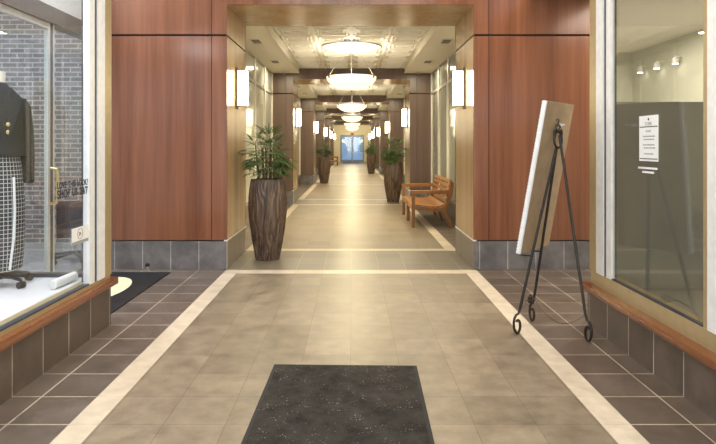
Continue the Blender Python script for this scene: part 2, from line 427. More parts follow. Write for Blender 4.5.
# ------------------------------------------------------------------ corridor bays: ceiling + glazed sides
def bay():
    objs = []
    a, b = PD, STEP
    sl, sr = -1.262, 1.228
    s = MB(); s.box(CL-.05, sl, a, b, SOF, SOF+.25); s.box(sr, CR+.05, a, b, SOF, SOF+.25)
    objs.append(struct(s, 'ceiling_soffit', 'soffit'))
    t = MB(); t.box(sl, sr, a, b, TIN, TIN+.14)
    nx, ny = 4, 9; dx = (sr-sl)/nx; dy = (b-a)/ny
    for i in range(nx+1):
        x = sl+dx*i; t.box(x-.026, x+.026, a, b, TIN-.022, TIN)
        t.box(x-.012, x+.012, a, b, TIN-.036, TIN-.022)
    for j in range(ny+1):
        y = a+dy*j; t.box(sl, sr, y-.024, y+.024, TIN-.021, TIN)
    for i in range(nx):
        for j in range(ny):
            cx, cy = sl+dx*(i+.5), a+dy*(j+.5)
            for hx, hy, w in ((.235, .245, .016), (.175, .125, .012)):
                for sg in (-1, 1):
                    t.box(cx-hx, cx+hx, cy+sg*hy-w/2, cy+sg*hy+w/2, TIN-.034, TIN)
                    t.box(cx+sg*hx-w/2, cx+sg*hx+w/2, cy-hy, cy+hy, TIN-.0335, TIN)
            t.torus((cx, cy, TIN-.006), .075, .017, 18, 6, 'Z', 1.5, .8)
            t.sphere((cx, cy, TIN), .03, 1.5, .8, .6, 8, 6)
            for sx in (-1, 1):
                for sy in (-1, 1):
                    t.sphere((cx+sx*.2, cy+sy*.185, TIN), .026, 1, 1.4, .6, 8, 6)
    objs.append(struct(t, 'ceiling_tin_panels', 'tin'))
    w = MB(); w.box(sl-.004, sl+.012, a, b, SOF-.006, SOF+.03); w.box(sr-.012, sr+.004, a, b, SOF-.006, SOF+.03)
    w.box(sl, sl+.03, a, b, TIN-.03, TIN); w.box(sr-.03, sr, a, b, TIN-.03, TIN)
    objs.append(struct(w, 'trim_coffer_edge', 'soffit'))
    # glazed side walls
    for x, sg, nm in ((CL, 1, 'left'), (CR, -1, 'right')):
        gl = MB(); gl.box(*sorted((x-sg*.03, x-sg*.012)), a, b, SK, SOF+.02)
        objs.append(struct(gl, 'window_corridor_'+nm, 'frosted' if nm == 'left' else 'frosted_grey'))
        mu = MB()
        n = 5; st = (b-a-.1)/n
        for k in range(n+1):
            y = a+.05+st*k
            mu.box(*sorted((x-sg*.012, x+sg*.012)), y-.032, y+.032, SK+.015, SOF)
            if k < n and nm == 'right' :
                mu.box(*sorted((x-sg*.012, x+sg*.004)), y+.13, y+.165, SK+.06, JZ-.03)
        objs.append(struct(mu, 'trim_mullions_'+nm, 'mullion'))
        ra = MB(); ra.box(*sorted((x-sg*.012, x+sg*.006)), a, b, JZ-.03, JZ+.03); ra.box(*sorted((x-sg*.012, x+sg*.008)), a, b, SK, SK+.05)
        ra.box(*sorted((x-sg*.012, x+sg*.008)), a, b, SOF-.03, SOF)
        objs.append(struct(ra, 'trim_rail_'+nm, 'grey_rail'))
        sk = MB(); sk.box(*sorted((x-sg*.04, x+sg*.014)), a, b, 0, SK)
        objs.append(struct(sk, 'baseboard_corridor_'+nm, 'skirt_side'))
    return objs
bo = bay()
for o in bo: o.location = (0, P0, 0)
for i in range(1, NP):
    for o in bo: sdup(o, (0, P0+STEP*i, 0))

# end wall with the double door
dw0, dw1, dh = -1.02, .98, 2.30
e = MB(); e.box(CL-.1, dw0, ENDY, ENDY+.2, 0, 3.6); e.box(dw1, CR+.1, ENDY, ENDY+.2, 0, 3.6); e.box(dw0, dw1, ENDY, ENDY+.2, dh, 3.6)
struct(e, 'wall_end', 'cream')
d = thing('door_1', 'glazed double door at the far end of the corridor', 'door', (-.02, ENDY, 0)); d['kind'] = 'structure'
f = MB(); f.box(-1.0, -.93, .02, .14, 0, dh); f.box(.93, 1.0, .02, .14, 0, dh); f.box(-1, 1, .02, .14, dh-.1, dh); f.box(-.93, .93, .02, .14, 0, .02)
f.build('door_frame', 'door_grey', d)
for s in (-1, 1):
    x0, x1 = sorted((s*.015, s*.92))
    lf = MB(); lf.box(x0, x0+.05, .05, .1, .03, dh-.12); lf.box(x1-.05, x1, .05, .1, .03, dh-.12)
    lf.box(x0+.05, x1-.05, .05, .1, .03, .20); lf.box(x0+.05, x1-.05, .05, .1, dh-.20, dh-.12)
    l = lf.build('door_leaf', 'door_grey', d)
    MB().box(x0+.05, x1-.05, .07, .08, .20, dh-.20).build('pane', 'glass', l)
    MB().tube([(s*.1, .05, .95), (s*.1, -.01, .95), (s*.1, -.01, 1.25), (s*.1, .05, 1.25)], .012, 8).build('handle', 'steel', l)
t = thing('exit_sign', 'small red sign above the far double door', 'sign', (-.02, ENDY-.03, dh-.04))
MB().box(-.13, .13, -.02, .028, .0, .2, .006).build('sign_box', 'exit_red', t)
tag(MB().box(-.75, .55, 44.3, 46.2, .001, .012, .003).build('door_mat', 'black'), 'small black mat in front of the far double door', 'mat')
# outside beyond the far door
struct(MB().box(-9, 9, ENDY+.2, ENDY+22, -.06, -.01), 'ground_outside', 'pavement')
bl = thing('building', 'pale blue building seen through the far door', 'building', (0, ENDY+14, -.01))
MB().box(-8, 8, 0, 4, 0, 5).build('wall', 'blue_wall', bl)
for k in range(7):
    w = MB().box(-4.9+k*1.4, -3.9+k*1.4, -.06, -.001, .6, 2.3).build('window', 'white_frame', bl)
    MB().box(-4.8+k*1.4, -4.0+k*1.4, -.08, -.061, .7, 2.2).build('pane', 'frosted', w)

# ------------------------------------------------------------------ storefronts
def storefront(sg, nm):
    X = -1.86 if sg > 0 else 1.81          # face of the tiled dado; sg points to the lobby
    F = .0 if sg > 0 else -.02             # face of the frames
    c0, c1, gz = (.305, .360, .385) if sg > 0 else (.272, .322, .42)
    def bx(m, a, b, y0, y1, z0, z1, bev=0.): m.box(*sorted((X+sg*a, X+sg*b)), y0, y1, z0, z1, bev)
    m = MB(); bx(m, -.35, 0, -3, SFY, 0, c0-.001)
    struct(m, 'wall_dado_'+nm, 'dado_tile')
    m = MB(); bx(m, -.12, .05, -3, SFY+.03, c0, c1, .014)
    struct(m, 'trim_sill_cap_'+nm, 'cap_wood', smooth=50)
    m = MB(); bx(m, -.12, F-.004, -3, SFY, c1, gz); bx(m, -.12, F, 4.205, SFY+.012, gz, 3.9); bx(m, -.12, F, -3, 4.205, 3.0, 3.9)
    bx(m, -.055, F-.008, 2.887, 2.935, gz, 3.0); bx(m, -.055, F-.012, -3, 2.60, gz, gz+.03)
    struct(m, 'trim_gold_frame_'+nm, 'gold_frame')
    m = MB(); bx(m, -.10, F+.002, 4.088, 4.205, gz, 3.0); bx(m, -.05, F-.004, 3.972, 4.05, gz, 3.0)
    bx(m, -.10, F+.002, 2.70, 2.887, gz, 3.0)
    struct(m, 'trim_white_frame_'+nm, 'white_frame')
    m = MB(); bx(m, -.10, F-.008, 4.05, 4.088, gz, 3.0); bx(m, -.05, F-.006, 2.935, 3.972, gz, gz+.009)
    struct(m, 'trim_dark_gasket_'+nm, 'dark_frame')
    m = MB(); bx(m, F-.024, F-.016, -3, 4.0, gz-.01, 3.0)
    struct(m, 'window_'+nm, 'glass' if sg > 0 else 'glass_r')
storefront(1, 'left')
storefront(-1, 'right')

# left shop: display platform, return glazing, entrance, brick wall, ceiling
struct(MB().box(-2.95, -2.215, -3, SFY-.02, .0, .37), 'floor_display_plinth', 'white_floor')
struct(MB().box(-2.215, -1.985, -3, SFY-.02, .306, .37), 'floor_display_edge', 'white_floor')
m = MB(); m.box(-2.95, -1.98, SFY-.05, SFY+.01, .37, .40); m.box(-2.95, -2.91, SFY-.05, SFY+.01, .40, 2.54)
struct(m, 'trim_return_frame', 'dark_frame')
struct(MB().box(-2.95, -1.98, SFY-.022, SFY-.014, .40, 2.54), 'window_return', 'glass')
struct(MB().box(-2.95, -1.98, SFY-.05, SFY+.01, 0, .37), 'wall_return', 'dado_tile')
m = MB(); m.box(-3.0, -2.86, 3.0, P0+.05, 2.54, 2.70); m.box(-2.95, -1.9, SFY-.06, SFY+.02, 2.54, 2.70)
struct(m, 'beam_entrance', 'grey_beam')
struct(MB().box(-2.96, -2.92, 3.0, P0, 2.70, 3.9), 'wall_above_entrance', 'plaster')
d = thing('door_2', 'glazed shop entrance door with pull handle behind left window', 'door', (-2.9, 5.30, 0)); d['kind'] = 'structure'
m = MB(); m.box(-.018, .018, .0, .04, 0, 2.54); m.box(-.018, .018, -.88, -.81, 0, 2.54); m.box(-.018, .018, -.81, 0, 0, .10); m.box(-.018, .018, -.81, 0, 2.48, 2.54)
m.build('door_leaf', 'white_frame', d)
m = MB(); m.box(-.02, .02, .045, .085, 0, 2.54); m.box(-.02, .02, .085, .93, 0, .06); m.box(-.02, .02, .90, .93, 0, 2.54)
m.build('door_frame', 'grey_beam', d)
MB().box(-.018, .018, .088, .115, .06, 2.54).build('door_stop_strip', 'white_frame', d)
MB().box(-.004, .004, -.81, 0, .10, 2.48).build('pane', 'glass', d)
MB().box(-.004, .004, .115, .90, .06, 2.54).build('side_pane', 'glass', d)
MB().tube([(.03, .02, .82), (.09, .02, .83), (.10, .02, .88), (.10, .02, 1.10), (.09, .02, 1.15), (.03, .02, 1.16)], .014, 8).build('handle', 'brass', d, smooth=True)
struct(MB().box(-9, -2.3, 7.9, 8.1, 0, 4), 'wall_brick', 'brick')
struct(MB().box(-9, -2.93, -4, 7.9, -.05, -.002), 'floor_shop_left', 'store_floor')
struct(MB().box(-2.93, -1.9, P0+.05, 7.9, -.05, -.003), 'floor_shop_corner', 'store_floor')
struct(MB().box(-9, -2.0, -4, 8.1, 3.9, 4.0), 'ceiling_shop_left', 'plaster')
struct(MB().box(-9.1, -9, -4, 8.1, -.05, 4), 'wall_shop_left', 'plaster')

# right shop
m = MB(); m.box(1.96, 3.3, SFY-.13, SFY-.05, 0, 1.70)
struct(m, 'wall_display_panel', 'grey_wall')
struct(MB().box(5.0, 5.1, -4, 10.1, -.05, 3.1), 'wall_shop_right', 'green_wall')
struct(MB().box(2.0, 5.1, -4, 10.1, 3.04, 3.12), 'ceiling_shop_right', 'soffit')
struct(MB().box(2.0, 5.1, 10, 10.1, -.05, 3.1), 'wall_shop_rear', 'green_wall')
struct(MB().box(2.95, 5.1, -4, 10.1, -.05, -.002), 'floor_shop_right', 'store_floor')
struct(MB().box(2.16, 2.95, -3, SFY-.14, .0, .30), 'floor_display_right', 'grey_wall')
struct(MB().box(2.0, 2.1, P0+PD, 10.1, 0, 3.04), 'wall_shop_corridor', 'green_wall')
for k in range(4):
    y = 6.1+k*.52
    t = thing('wall_spotlight', ['small lit spotlight on shop rail behind right window, furthest left', 'small lit spotlight on shop rail behind right window, second from left',
              'small lit spotlight on shop rail behind right window, third from left', 'small lit spotlight on shop rail behind right window, furthest right'][3-k],
              'spotlight', (4.9, y+2.4, 2.62), 0, 'spotlights behind the right window')
    MB().lathe([(.045, 0), (.05, .04), (.04, .09), (.015, .1)], 16).build('lamp_body', 'white_frame', t, True)
    MB().lathe([(.042, -.008), (.042, -.001)], 16).build('bulb', 'down_glow', t)
    MB().box(-.01, .099, -.01, .01, .1, .12).build('bracket', 'white_frame', t)

# lobby shell behind and above the camera
struct(MB().box(-2.0, 1.95, -4, P0+.02, 3.9, 4.0), 'ceiling', 'plaster')
struct(MB().box(-2.95, -2.0, 4.3, P0+.02, 3.86, 3.9), 'ceiling_alcove_left', 'plaster')
struct(MB().box(1.95, 2.95, 4.3, P0+.02, 3.9, 4.0), 'ceiling_alcove_right', 'plaster')
m = MB(); m.box(-1.95, -1.5, -4.1, -4, 0, 3.9); m.box(1.5, 1.9, -4.1, -4, 0, 3.9); m.box(-1.5, 1.5, -4.1, -4, 3.0, 3.9)
struct(m, 'wall_rear', 'plaster')

# ------------------------------------------------------------------ sconces
ORD = ['first', 'second', 'third', 'fourth', 'fifth', 'sixth']
def make_sconce():
    t = thing('wall_sconce', '', 'sconce', (XL, P0+.50, 2.06), 0, 'lit sconces on the portal jambs')
    MB().box(.001, .028, -.05, .05, -.245, .245, .004).build('back_plate', 'bronze', t)
    MB().box(.030, .135, -.052, .052, -.205, .205, .006).build('glass_shade', 'sconce_glow', t)
    for z in (-.212, .206): MB().box(.028, .137, -.054, .054, z, z+.006).build('shade_cap', 'bronze', t)
    return t
sc0 = make_sconce()
for i in range(NP):
    for s, nm in ((0, 'left'), (1, 'right')):
        t = sc0 if (i == 0 and s == 0) else copy_tree(sc0)
        t.location = (XR if s else XL, P0+STEP*i+.50, 2.06); t.rotation_euler = (0, 0, PI if s else 0)
        t['label'] = 'glowing white glass sconce on the %s jamb of the %s wood portal' % (nm, ORD[i])

# ------------------------------------------------------------------ pendants
def make_pendant():
    t = thing('pendant_light', '', 'pendant lamp', (0, 0, TIN-.037), 0, 'bowl pendants along the corridor')
    R = .455
    out = [(R*math.sin(a), -.82+.0 - .0) for a in ()]
    prof = []
    for k in range(13):
        a = k/12*PI/2
        prof.append((max(.012, R*math.sin(a)), -.55-.235*math.cos(a)))
    inner = [(r-.012 if r > .03 else r, z+.012) for r, z in prof[::-1]]
    inner[0] = (R-.012, -.55)
    MB().lathe(prof+inner, 48).build('bowl', 'bowl_glow', t, 60)
    MB().lathe([(.115, 0), (.115, -.012), (.05, -.03), (.02, -.04)][::-1], 28).build('canopy', 'soffit', t, 30)
    m = MB(); m.torus((0, 0, -.006), .54, .012, 64, 8)
    m.build('ceiling_ring', 'steel', t, True)
    MB().lathe([(.53, -.007), (.53, .0)], 48).build('ceiling_disc', 'tin', t)
    MB().tube([(0, 0, -.03), (0, 0, -.772)], .008, 8).build('stem', 'steel', t)
    MB().lathe([(.006, -.83), (.014, -.815), (.02, -.80), (.012, -.786)], 12).build('finial', 'steel', t, True)
    for k in range(3):
        a = -PI/2+PI+2*PI*k/3+.0
        c, s = math.cos(a), math.sin(a)
        MB().tube([(c*.10, s*.10, -.012), (c*(R-.006), s*(R-.006), -.535)], .0045, 6).build('rod', 'steel', t)
        MB().box(-.02, .02, -.012, .012, -.035, .03, .004).build('clip', 'bronze', t, loc=None).matrix_local = Matrix.Translation((c*R, s*R, -.56)) @ Matrix.Rotation(a, 4, 'Z')
    return t
pn0 = make_pendant()
for i in range(NP-1):
    t = pn0 if i == 0 else copy_tree(pn0)
    y = P0+STEP*i+(PD+STEP)/2-.0
    t.location = (-.02, y, TIN-.037)
    t['label'] = 'lit cream bowl pendant on rods, hanging between the %s and %s portals' % (ORD[i], ORD[i+1])

# ------------------------------------------------------------------ soffit fittings
def make_vent():
    t = thing('ceiling_vent', '', 'vent', (0, 0, SOF), 0, 'air vents in the soffits')
    m = MB()
    m.box(-.085, .085, -.19, -.175, -.012, -.0005); m.box(-.085, .085, .175, .19, -.012, -.0005); m.box(-.085, -.07, -.175, .175, -.012, -.0005); m.box(.07, .085, -.175, .175, -.012, -.0005)
    m.build('frame', 'mullion', t)
    MB().box(-.07, .07, -.175, .175, -.004, -.0005).build('backing', 'black', t)
    m = MB()
    for k in range(5): m.box(-.068, .068, -.155+k*.07, -.125+k*.07, -.011, -.0045)
    m.build('louvres', 'vent', t)
    return t
def make_down():
    t = thing('downlight', '', 'downlight', (0, 0, SOF), 0, 'recessed downlights in the soffits')
    m = MB(); m.torus((0, 0, -.004), .062, .009, 24, 6); m.build('rim', 'mullion', t, True)
    MB().lathe([(.055, -.006), (.055, -.001)], 24).build('lens', 'paper', t)
    return t
def make_sprk():
    t = thing('ceiling_sprinkler', '', 'sprinkler', (0, 0, SOF), 0, 'sprinklers in the soffits')
    MB().lathe([(.03, -.006), (.03, .003)], 16).build('collar', 'steel', t)
    m = MB(); m.tube([(0, 0, -.006), (0, 0, -.05)], .007, 8); m.lathe([(.02, -.055), (.02, -.05)], 12); m.build('head', 'steel', t)
    return t
v0, d0, k0 = make_vent(), make_down(), make_sprk()
ps = {'v': v0, 'd': d0, 'k': k0}; used = set()
for i in range(3):
    for s, nm in ((-1, 'left'), (1, 'right')):
        for kd, y, what in (('v', 9.12, 'front'), ('d', 10.25, ''), ('v', 11.33, 'rear'), ('k', 12.9, '')):
            p = ps[kd]; t = p if kd not in used else copy_tree(p); used.add(kd)
            t.location = (-.02+s*1.545, y+STEP*i, SOF)
            bayname = 'between the %s and %s portals' % (ORD[i], ORD[i+1])
            if kd == 'v': t['label'] = 'grey slotted air vent, %s one in %s soffit %s' % ('nearer' if what == 'front' else 'farther', nm, bayname)
            elif kd == 'd': t['label'] = 'small round recessed downlight in %s soffit %s' % (nm, bayname)
            else: t['label'] = 'tiny metal sprinkler under %s soffit %s' % (nm, bayname)

# ------------------------------------------------------------------ potted palms
def pot_mesh(ph):
    prof = [(.135, 0), (.142, .02), (.158, .10), (.180, .22), (.203, .36), (.220, .50), (.229, .62), (.226, .74), (.214, .86), (.200, .95), (.194, .97)]
    def rad(z):
        for (r0, z0), (r1, z1) in zip(prof, prof[1:]):
            if z <= z1: 
                u = (z-z0)/(z1-z0); return r0+(r1-r0)*u
        return prof[-1][0]
    rings = []; n = 220; nz = 56
    for j in range(nz+1):
        z = .97*j/nz; r = rad(z); ring = []
        for k in range(n):
            a = 2*PI*k/n
            w = a+.10*math.sin(z*7+ph+3*math.sin(a*2))+.06*math.sin(z*15+a*3)
            rid = math.sin(w*30+1.5*math.sin(w*5+z*3))
            d = .0045*rid+.0022*math.sin(w*71+z*6)
            ring.append(((r+d)*math.cos(a), (r+d)*math.sin(a), z))
        rings.append(ring)
    for r, z in ((.180, .97), (.172, .93)):
        rings.append([(r*math.cos(2*PI*k/n), r*math.sin(2*PI*k/n), z) for k in range(n)])
    return MB().loft(rings, True, False)
def potmat():
    m, nt, b, _ = newmat('ribbed_pot')
    tc = N(nt, 'ShaderNodeTexCoord'); mp = N(nt, 'ShaderNodeMapping'); mp.inputs['Scale'].default_value = (26, 26, 1.6)
    L(nt, tc.outputs['Object'], mp.inputs[0])
    nz = N(nt, 'ShaderNodeTexNoise'); nz.inputs['Scale'].default_value = 1.; nz.inputs['Detail'].default_value = 3; nz.inputs['Distortion'].default_value = 1.5
    L(nt, mp.outputs[0], nz.inputs['Vector'])
    r = N(nt, 'ShaderNodeValToRGB'); r.color_ramp.elements[0].position = .38; r.color_ramp.elements[1].position = .66
    r.color_ramp.elements[0].color = (.05, .03, .02, 1); r.color_ramp.elements[1].color = (.20, .135, .09, 1)
    L(nt, nz.outputs['Fac'], r.inputs[0]); L(nt, r.outputs[0], b.inputs['Base Color']); b.inputs['Roughness'].default_value = .42
    return m
M['pot'] = potmat()

def make_palm(seed, ph):
    rnd = random.Random(seed)
    t = thing('potted_palm', '', 'potted plant', (0, 0, 0), 0, 'palms in tall ribbed planters')
    p = pot_mesh(ph).build('planter', 'pot', t, 60)
    MB().lathe([(.172, .925), (.172, .945)], 32).build('soil', 'soil', t)
    fo = MB()
    def blade(base, dirv, ln, wd, droop):
        d = Vector(dirv).normalized(); side = d.cross(Vector((0, 0, 1)))
        if side.length < .05: side = Vector((1, 0, 0))
        side.normalize(); pos = Vector(base); rows = []
        n = 5
        for k in range(n+1):
            u = k/n
            w = wd*(.35+1.5*u-1.85*u*u) if u < 1 else .001
            w = max(w, .0012)
            up = side.cross(d).normalized()
            rows.append([pos-side*w, pos-up*w*.35, pos+side*w])
            d = (d+Vector((0, 0, -droop/n))).normalized()
            pos = pos+d*(ln/n)
        vr = [[fo.bm.verts.new(q) for q in r] for r in rows]
        for a, b in zip(vr, vr[1:]):
            for k in (0, 1): fo.bm.faces.new((a[k], a[k+1], b[k+1], b[k]))
    def frond(base, az, el, plen, bl):
        d = Vector((math.cos(az)*math.cos(el), math.sin(az)*math.cos(el), math.sin(el)))
        b = Vector(base); pts = [b]; dd = d.copy()
        for k in range(4):
            dd = (dd+Vector((0, 0, -.07))).normalized(); pts.append(pts[-1]+dd*plen/4)
        fo.tube(pts, [.004, .0035, .003, .003, .0025], 5)
        side = dd.cross(Vector((0, 0, 1))).normalized(); nb = rnd.choice((6, 7, 8, 9))
        for k in range(nb):
            s = (k/(nb-1)-.5)*2.1
            v = dd*math.cos(s)+side*math.sin(s)+Vector((0, 0, .12))
            blade(pts[-1], v, bl*rnd.uniform(.85, 1.1)*(1-.2*abs(s)), .0140*rnd.uniform(.8, 1.2), rnd.uniform(.5, 1.1))
    for c in range(9):
        a = c*2*PI/9+rnd.uniform(-.3, .3); rr = rnd.uniform(.02, .11)
        h = rnd.uniform(.26, .52); bx, by = rr*math.cos(a), rr*math.sin(a)
        tx, ty = bx*1.5, by*1.5
        pts = [(bx+(tx-bx)*u, by+(ty-by)*u, .94+h*u) for u in (0, .33, .66, 1)]
        MB().tube(pts, [.012, .011, .009, .006], 7).build('stem', 'cane', t, True)
        nf = 11
        for k in range(nf):
            u = .22+.78*k/(nf-1)
            base = (bx+(tx-bx)*u, by+(ty-by)*u, .94+h*u)
            az = a+rnd.uniform(-1.5, 1.5) if k < nf-1 else rnd.uniform(0, 6.28)
            el = rnd.uniform(.0, .65) if k < nf-2 else rnd.uniform(.6, 1.25)
            frond(base, az, el, rnd.uniform(.08, .18), rnd.uniform(.14, .22))
    for v in fo.bm.verts:
        if v.co.x < -.325: v.co.x = -.325+(v.co.x+.325)*.1
    fo.build('foliage', 'leaf', t)
    return t
pa = make_palm(3, 0.)
pa.location = (-1.03, P0+.585, 0); pa['label'] = 'palm in a tall dark brown wavy-ribbed planter by the left jamb of the first portal'
for x, y, rz, lb in ((.995, P0+STEP+.55, PI, 'palm in tall dark ribbed planter just beyond the honey brown bench, at the second portal'),
                     (-1.05, P0+2*STEP+.55, 0., 'palm in dark ribbed planter at the left jamb of the third portal'),
                     (.93, P0+3*STEP+.6, PI, 'small-looking palm in dark planter at the right jamb of the fourth portal')):
    c = copy_tree(pa); c.location = (x, y, 0); c.rotation_euler = (0, 0, rz); c['label'] = lb

# ------------------------------------------------------------------ benches
def make_bench():
    # local: x runs from front (0) to wall (+), y along the length (0..1.8)
    t = thing('wooden_bench', '', 'bench', (0, 0, 0), 0, 'slatted wooden benches along the corridor')
    Ln = 1.8
    for y in (.03, .9, Ln-.03):
        top = .575 if y != .9 else .36
        MB().bar((.03, y, 0), (.03, y, top), .055, .055, (0, 1, 0), .006).build('leg', 'bench_leg_wood', t)
        MB().bar((.66, y, 0), (.545, y, .34), .05, .05, (0, 1, 0), .006).build('leg', 'bench_leg_wood', t)
    for y in (.03, Ln-.03):
        MB().bar((-.015, y, .59), (.66, y, .60), .065, .03, (0, 1, 0), .008).build('armrest', 'bench_wood', t)
        m = MB(); pts = [(.06, .33), (.20, .315), (.36, .30), (.48, .305), (.56, .34), (.62, .44), (.66, .58), (.685, .76)]
        rings = []
        for k, (x, z) in enumerate(pts):
            a = pts[max(k-1, 0)]; b = pts[min(k+1, len(pts)-1)]
            tx, tz = b[0]-a[0], b[1]-a[1]; l = math.hypot(tx, tz); nx, nz = -tz/l*.028, tx/l*.028
            rings.append([(x-nx, y-.022, z-nz), (x+nx, y-.022, z+nz), (x+nx, y+.022, z+nz), (x-nx, y+.022, z-nz)])
        m.loft(rings); m.build('side_frame', 'bench_leg_wood', t)
    m = MB(); m.bar((.03, .06, .325), (.03, Ln-.06, .325), .03, .08, (0, 0, 1), .004)
    m.build('front_rail', 'bench_wood', t)
    sp = [(.0, .372), (.10, .372), (.2, .358), (.30, .346), (.40, .342), (.49, .352), (.56, .39)]
    m = MB()
    for (xa, za), (xb, zb) in zip(sp, sp[1:]):
        dx, dz = xb-xa, zb-za; l = math.hypot(dx, dz)
        m.obox(((xa+xb)/2, Ln/2, (za+zb)/2), Vector((dx/l, 0, dz/l)), Vector((0, 1, 0)), Vector((-dz/l, 0, dx/l)), l/2-.0025, Ln/2-.055, .009, .003)
    m.build('seat', 'bench_wood', t)
    # backrest
    dx, dz = (.685-.60), (.77-.42); l = math.hypot(dx, dz); ux, uz = dx/l, dz/l
    bk = MB()
    for y in (.06, .45, .9, 1.35, Ln-.06):
        bk.obox((.635, y, .60), Vector((ux, 0, uz)), Vector((0, 1, 0)), Vector((-uz, 0, ux)), .19, .028, .011, .003)
    b = bk.build('backrest', 'bench_leg_wood', t)
    for k in range(5):
        u = -.15+k*.082
        MB().obox((.635+ux*u-uz*.02, Ln/2, .60+uz*u+ux*.02), Vector((ux, 0, uz)), Vector((0, 1, 0)), Vector((-uz, 0, ux)), .028, Ln/2-.035, .008, .003).build('slat', 'bench_wood', b)
    return t
bn = make_bench(); bn.location = (.99, 9.38, 0)
bn['label'] = 'slatted honey brown wooden bench on the right, before the second portal'
b2 = copy_tree(bn); b2.location = (-1.02, P0+4*STEP+PD+3.0+1.8, 0); b2.rotation_euler = (0, 0, PI)
b2['label'] = 'tiny distant wooden bench on the left, near the far door'

# ------------------------------------------------------------------ floor mats
t = thing('floor_mat', 'speckled black rectangular mat lying on the beige foreground tiles', 'mat', (-.045, 3.488, 0), math.radians(-1.4))
z = .011
x0, x1, yb = -.444, .444, 0.
MB().box(x0+.02, x1-.02, yb-1.5, yb-.02, .001, z, .003).build('pile', 'mat_pile', t)
m = MB(); m.box(x0, x0+.02, yb-1.52, yb, .001, .007, .002); m.box(x1-.02, x1, yb-1.52, yb, .001, .007, .002)
m.box(x0+.02, x1-.02, yb-.02, yb, .001, .007, .002); m.box(x0+.02, x1-.02, yb-1.52, yb-1.5, .001, .007, .002)
m.build('rubber_border', 'rubber', t)
t = thing('entrance_mat', 'black mat with a cream oval mark in the left shop entrance', 'mat', (0, 0, 0))
MB().box(-2.86, -1.965, 4.5, 6.04, .001, .012, .003).build('pile', 'black', t)
m = MB(); m.lathe([(1, 0), (1, .0015)], 40); m.bm.transform(Matrix.Translation((-2.42, 5.30, .0122)) @ Matrix.Diagonal((.27, .50, 1, 1)))
m.build('oval_mark', 'cream_logo', t)
t = thing('door_stop', 'small metal and black rubber door stop by the left stone skirting', 'door stop', (-2.25, P0-.075, 0))
MB().lathe([(.028, 0), (.028, .012), (.012, .02), (.012, .05)], 16).build('base', 'steel', t, 30)
MB().lathe([(.022, .05), (.024, .06), (.024, .078), (.014, .084)], 16).build('rubber_tip', 'black', t, 30)

# ------------------------------------------------------------------ easel with board
nrm = Vector((-.75, .66, 0)).normalized()          # front of the board
wid = Vector((.66, .75, 0)).normalized()           # along its width, away from the camera
tl = math.atan2(.20, 1.112)
upv = (Vector((0, 0, 1))*math.cos(tl)-nrm*math.sin(tl)).normalized()
nb = wid.cross(upv).normalized()                   # board normal
if nb.dot(nrm) < 0: nb = -nb
B0 = Vector((1.235, 4.08, .575)); BW, BH = .53, 1.13
def bp(u, v, w=0.): return B0+wid*u+upv*v+nb*w
bt = thing('display_board', 'leaning white-edged board showing its tan back, resting on the black easel', 'board', tuple(B0))
inv = Matrix.Translation(-B0)
def addb(mb, name, m, smooth=False):
    mb.bm.transform(inv); return mb.build(name, m, bt, smooth)
m = MB(); m.obox(bp(BW/2+.006, BH/2, .0205), wid, upv, nb, BW/2-.007, BH/2-.001, .0055); addb(m, 'back_panel', 'cardboard')
m = MB(); m.obox(bp(BW/2, BH/2, .036), wid, upv, nb, BW/2, BH/2, .010)
for u in (.006,): m.obox(bp(u, BH/2, .021), wid, upv, nb, .006, BH/2, .0055)
nt_ = 46
for k in range(nt_):
    m.obox(bp(-.003, BH*(k+.5)/nt_, .034), wid, upv, nb, .0035, BH/nt_*.28, .013)
addb(m, 'canvas_front', 'canvas')
m = MB(); m.tube([bp(.22, 1.00, .012), bp(.235, 1.01, .006), bp(.26, 1.005, .006), bp(.255, .96, .008), bp(.25, .93, .012)], .004, 6); addb(m, 'hanging_hook', 'iron', True)
m = MB(); m.obox(bp(.33, .965, .012), wid, upv, nb, .02, .012, .003); m.obox(bp(.38, .97, .012), wid, upv, nb, .012, .006, .003); addb(m, 'tape_patch', 'paper')

F1, F2, F3 = Vector((1.20, 4.07, 0)), Vector((1.40, 4.36, 0)), Vector((1.643, 3.91, 0))
AP = Vector((1.512, 4.118, 1.47))
ea = thing('display_easel', 'black wrought iron tripod easel with scrolled feet on the right tiles', 'easel', (1.45, 4.1, 0))
einv = Matrix.Translation((-1.45, -4.1, 0))
def adde(mb, name, m='iron', parent=None, smooth=True):
    mb.bm.transform(einv); return mb.build(name, m, parent or ea, smooth)
legs = []
for F in (F1, F2, F3):
    out = Vector((F.x-AP.x, F.y-AP.y, 0)).normalized()
    s0 = F+Vector((0, 0, .185))+out*-.018
    top = AP+Vector((0, 0, -.10 if F is not F3 else -.02))+out*.012
    m = MB(); m.tube([top, top.lerp(s0, .33), top.lerp(s0, .66), s0], .0105, 8)
    lg = adde(m, 'leg')
    sc = MB(); pts = [s0]; 
    # spiral foot in the plane of the leg
    cz = .085
    for k in range(15):
        a = PI*.45+k/14*(2*PI*1.15); r = .082*(1-.62*k/14)
        pts.append(F+out*(.0+r*math.cos(a)*.42)*-1+Vector((0, 0, cz+.006-r*math.sin(a)*-1)))
    zmin = min(p.z for p in pts)
    pts = [p-Vector((0, 0, (zmin-.010) if k else 0)) for k, p in enumerate(pts)]
    sc.tube(pts, .0095, 8); adde(sc, 'scroll_foot', parent=lg)
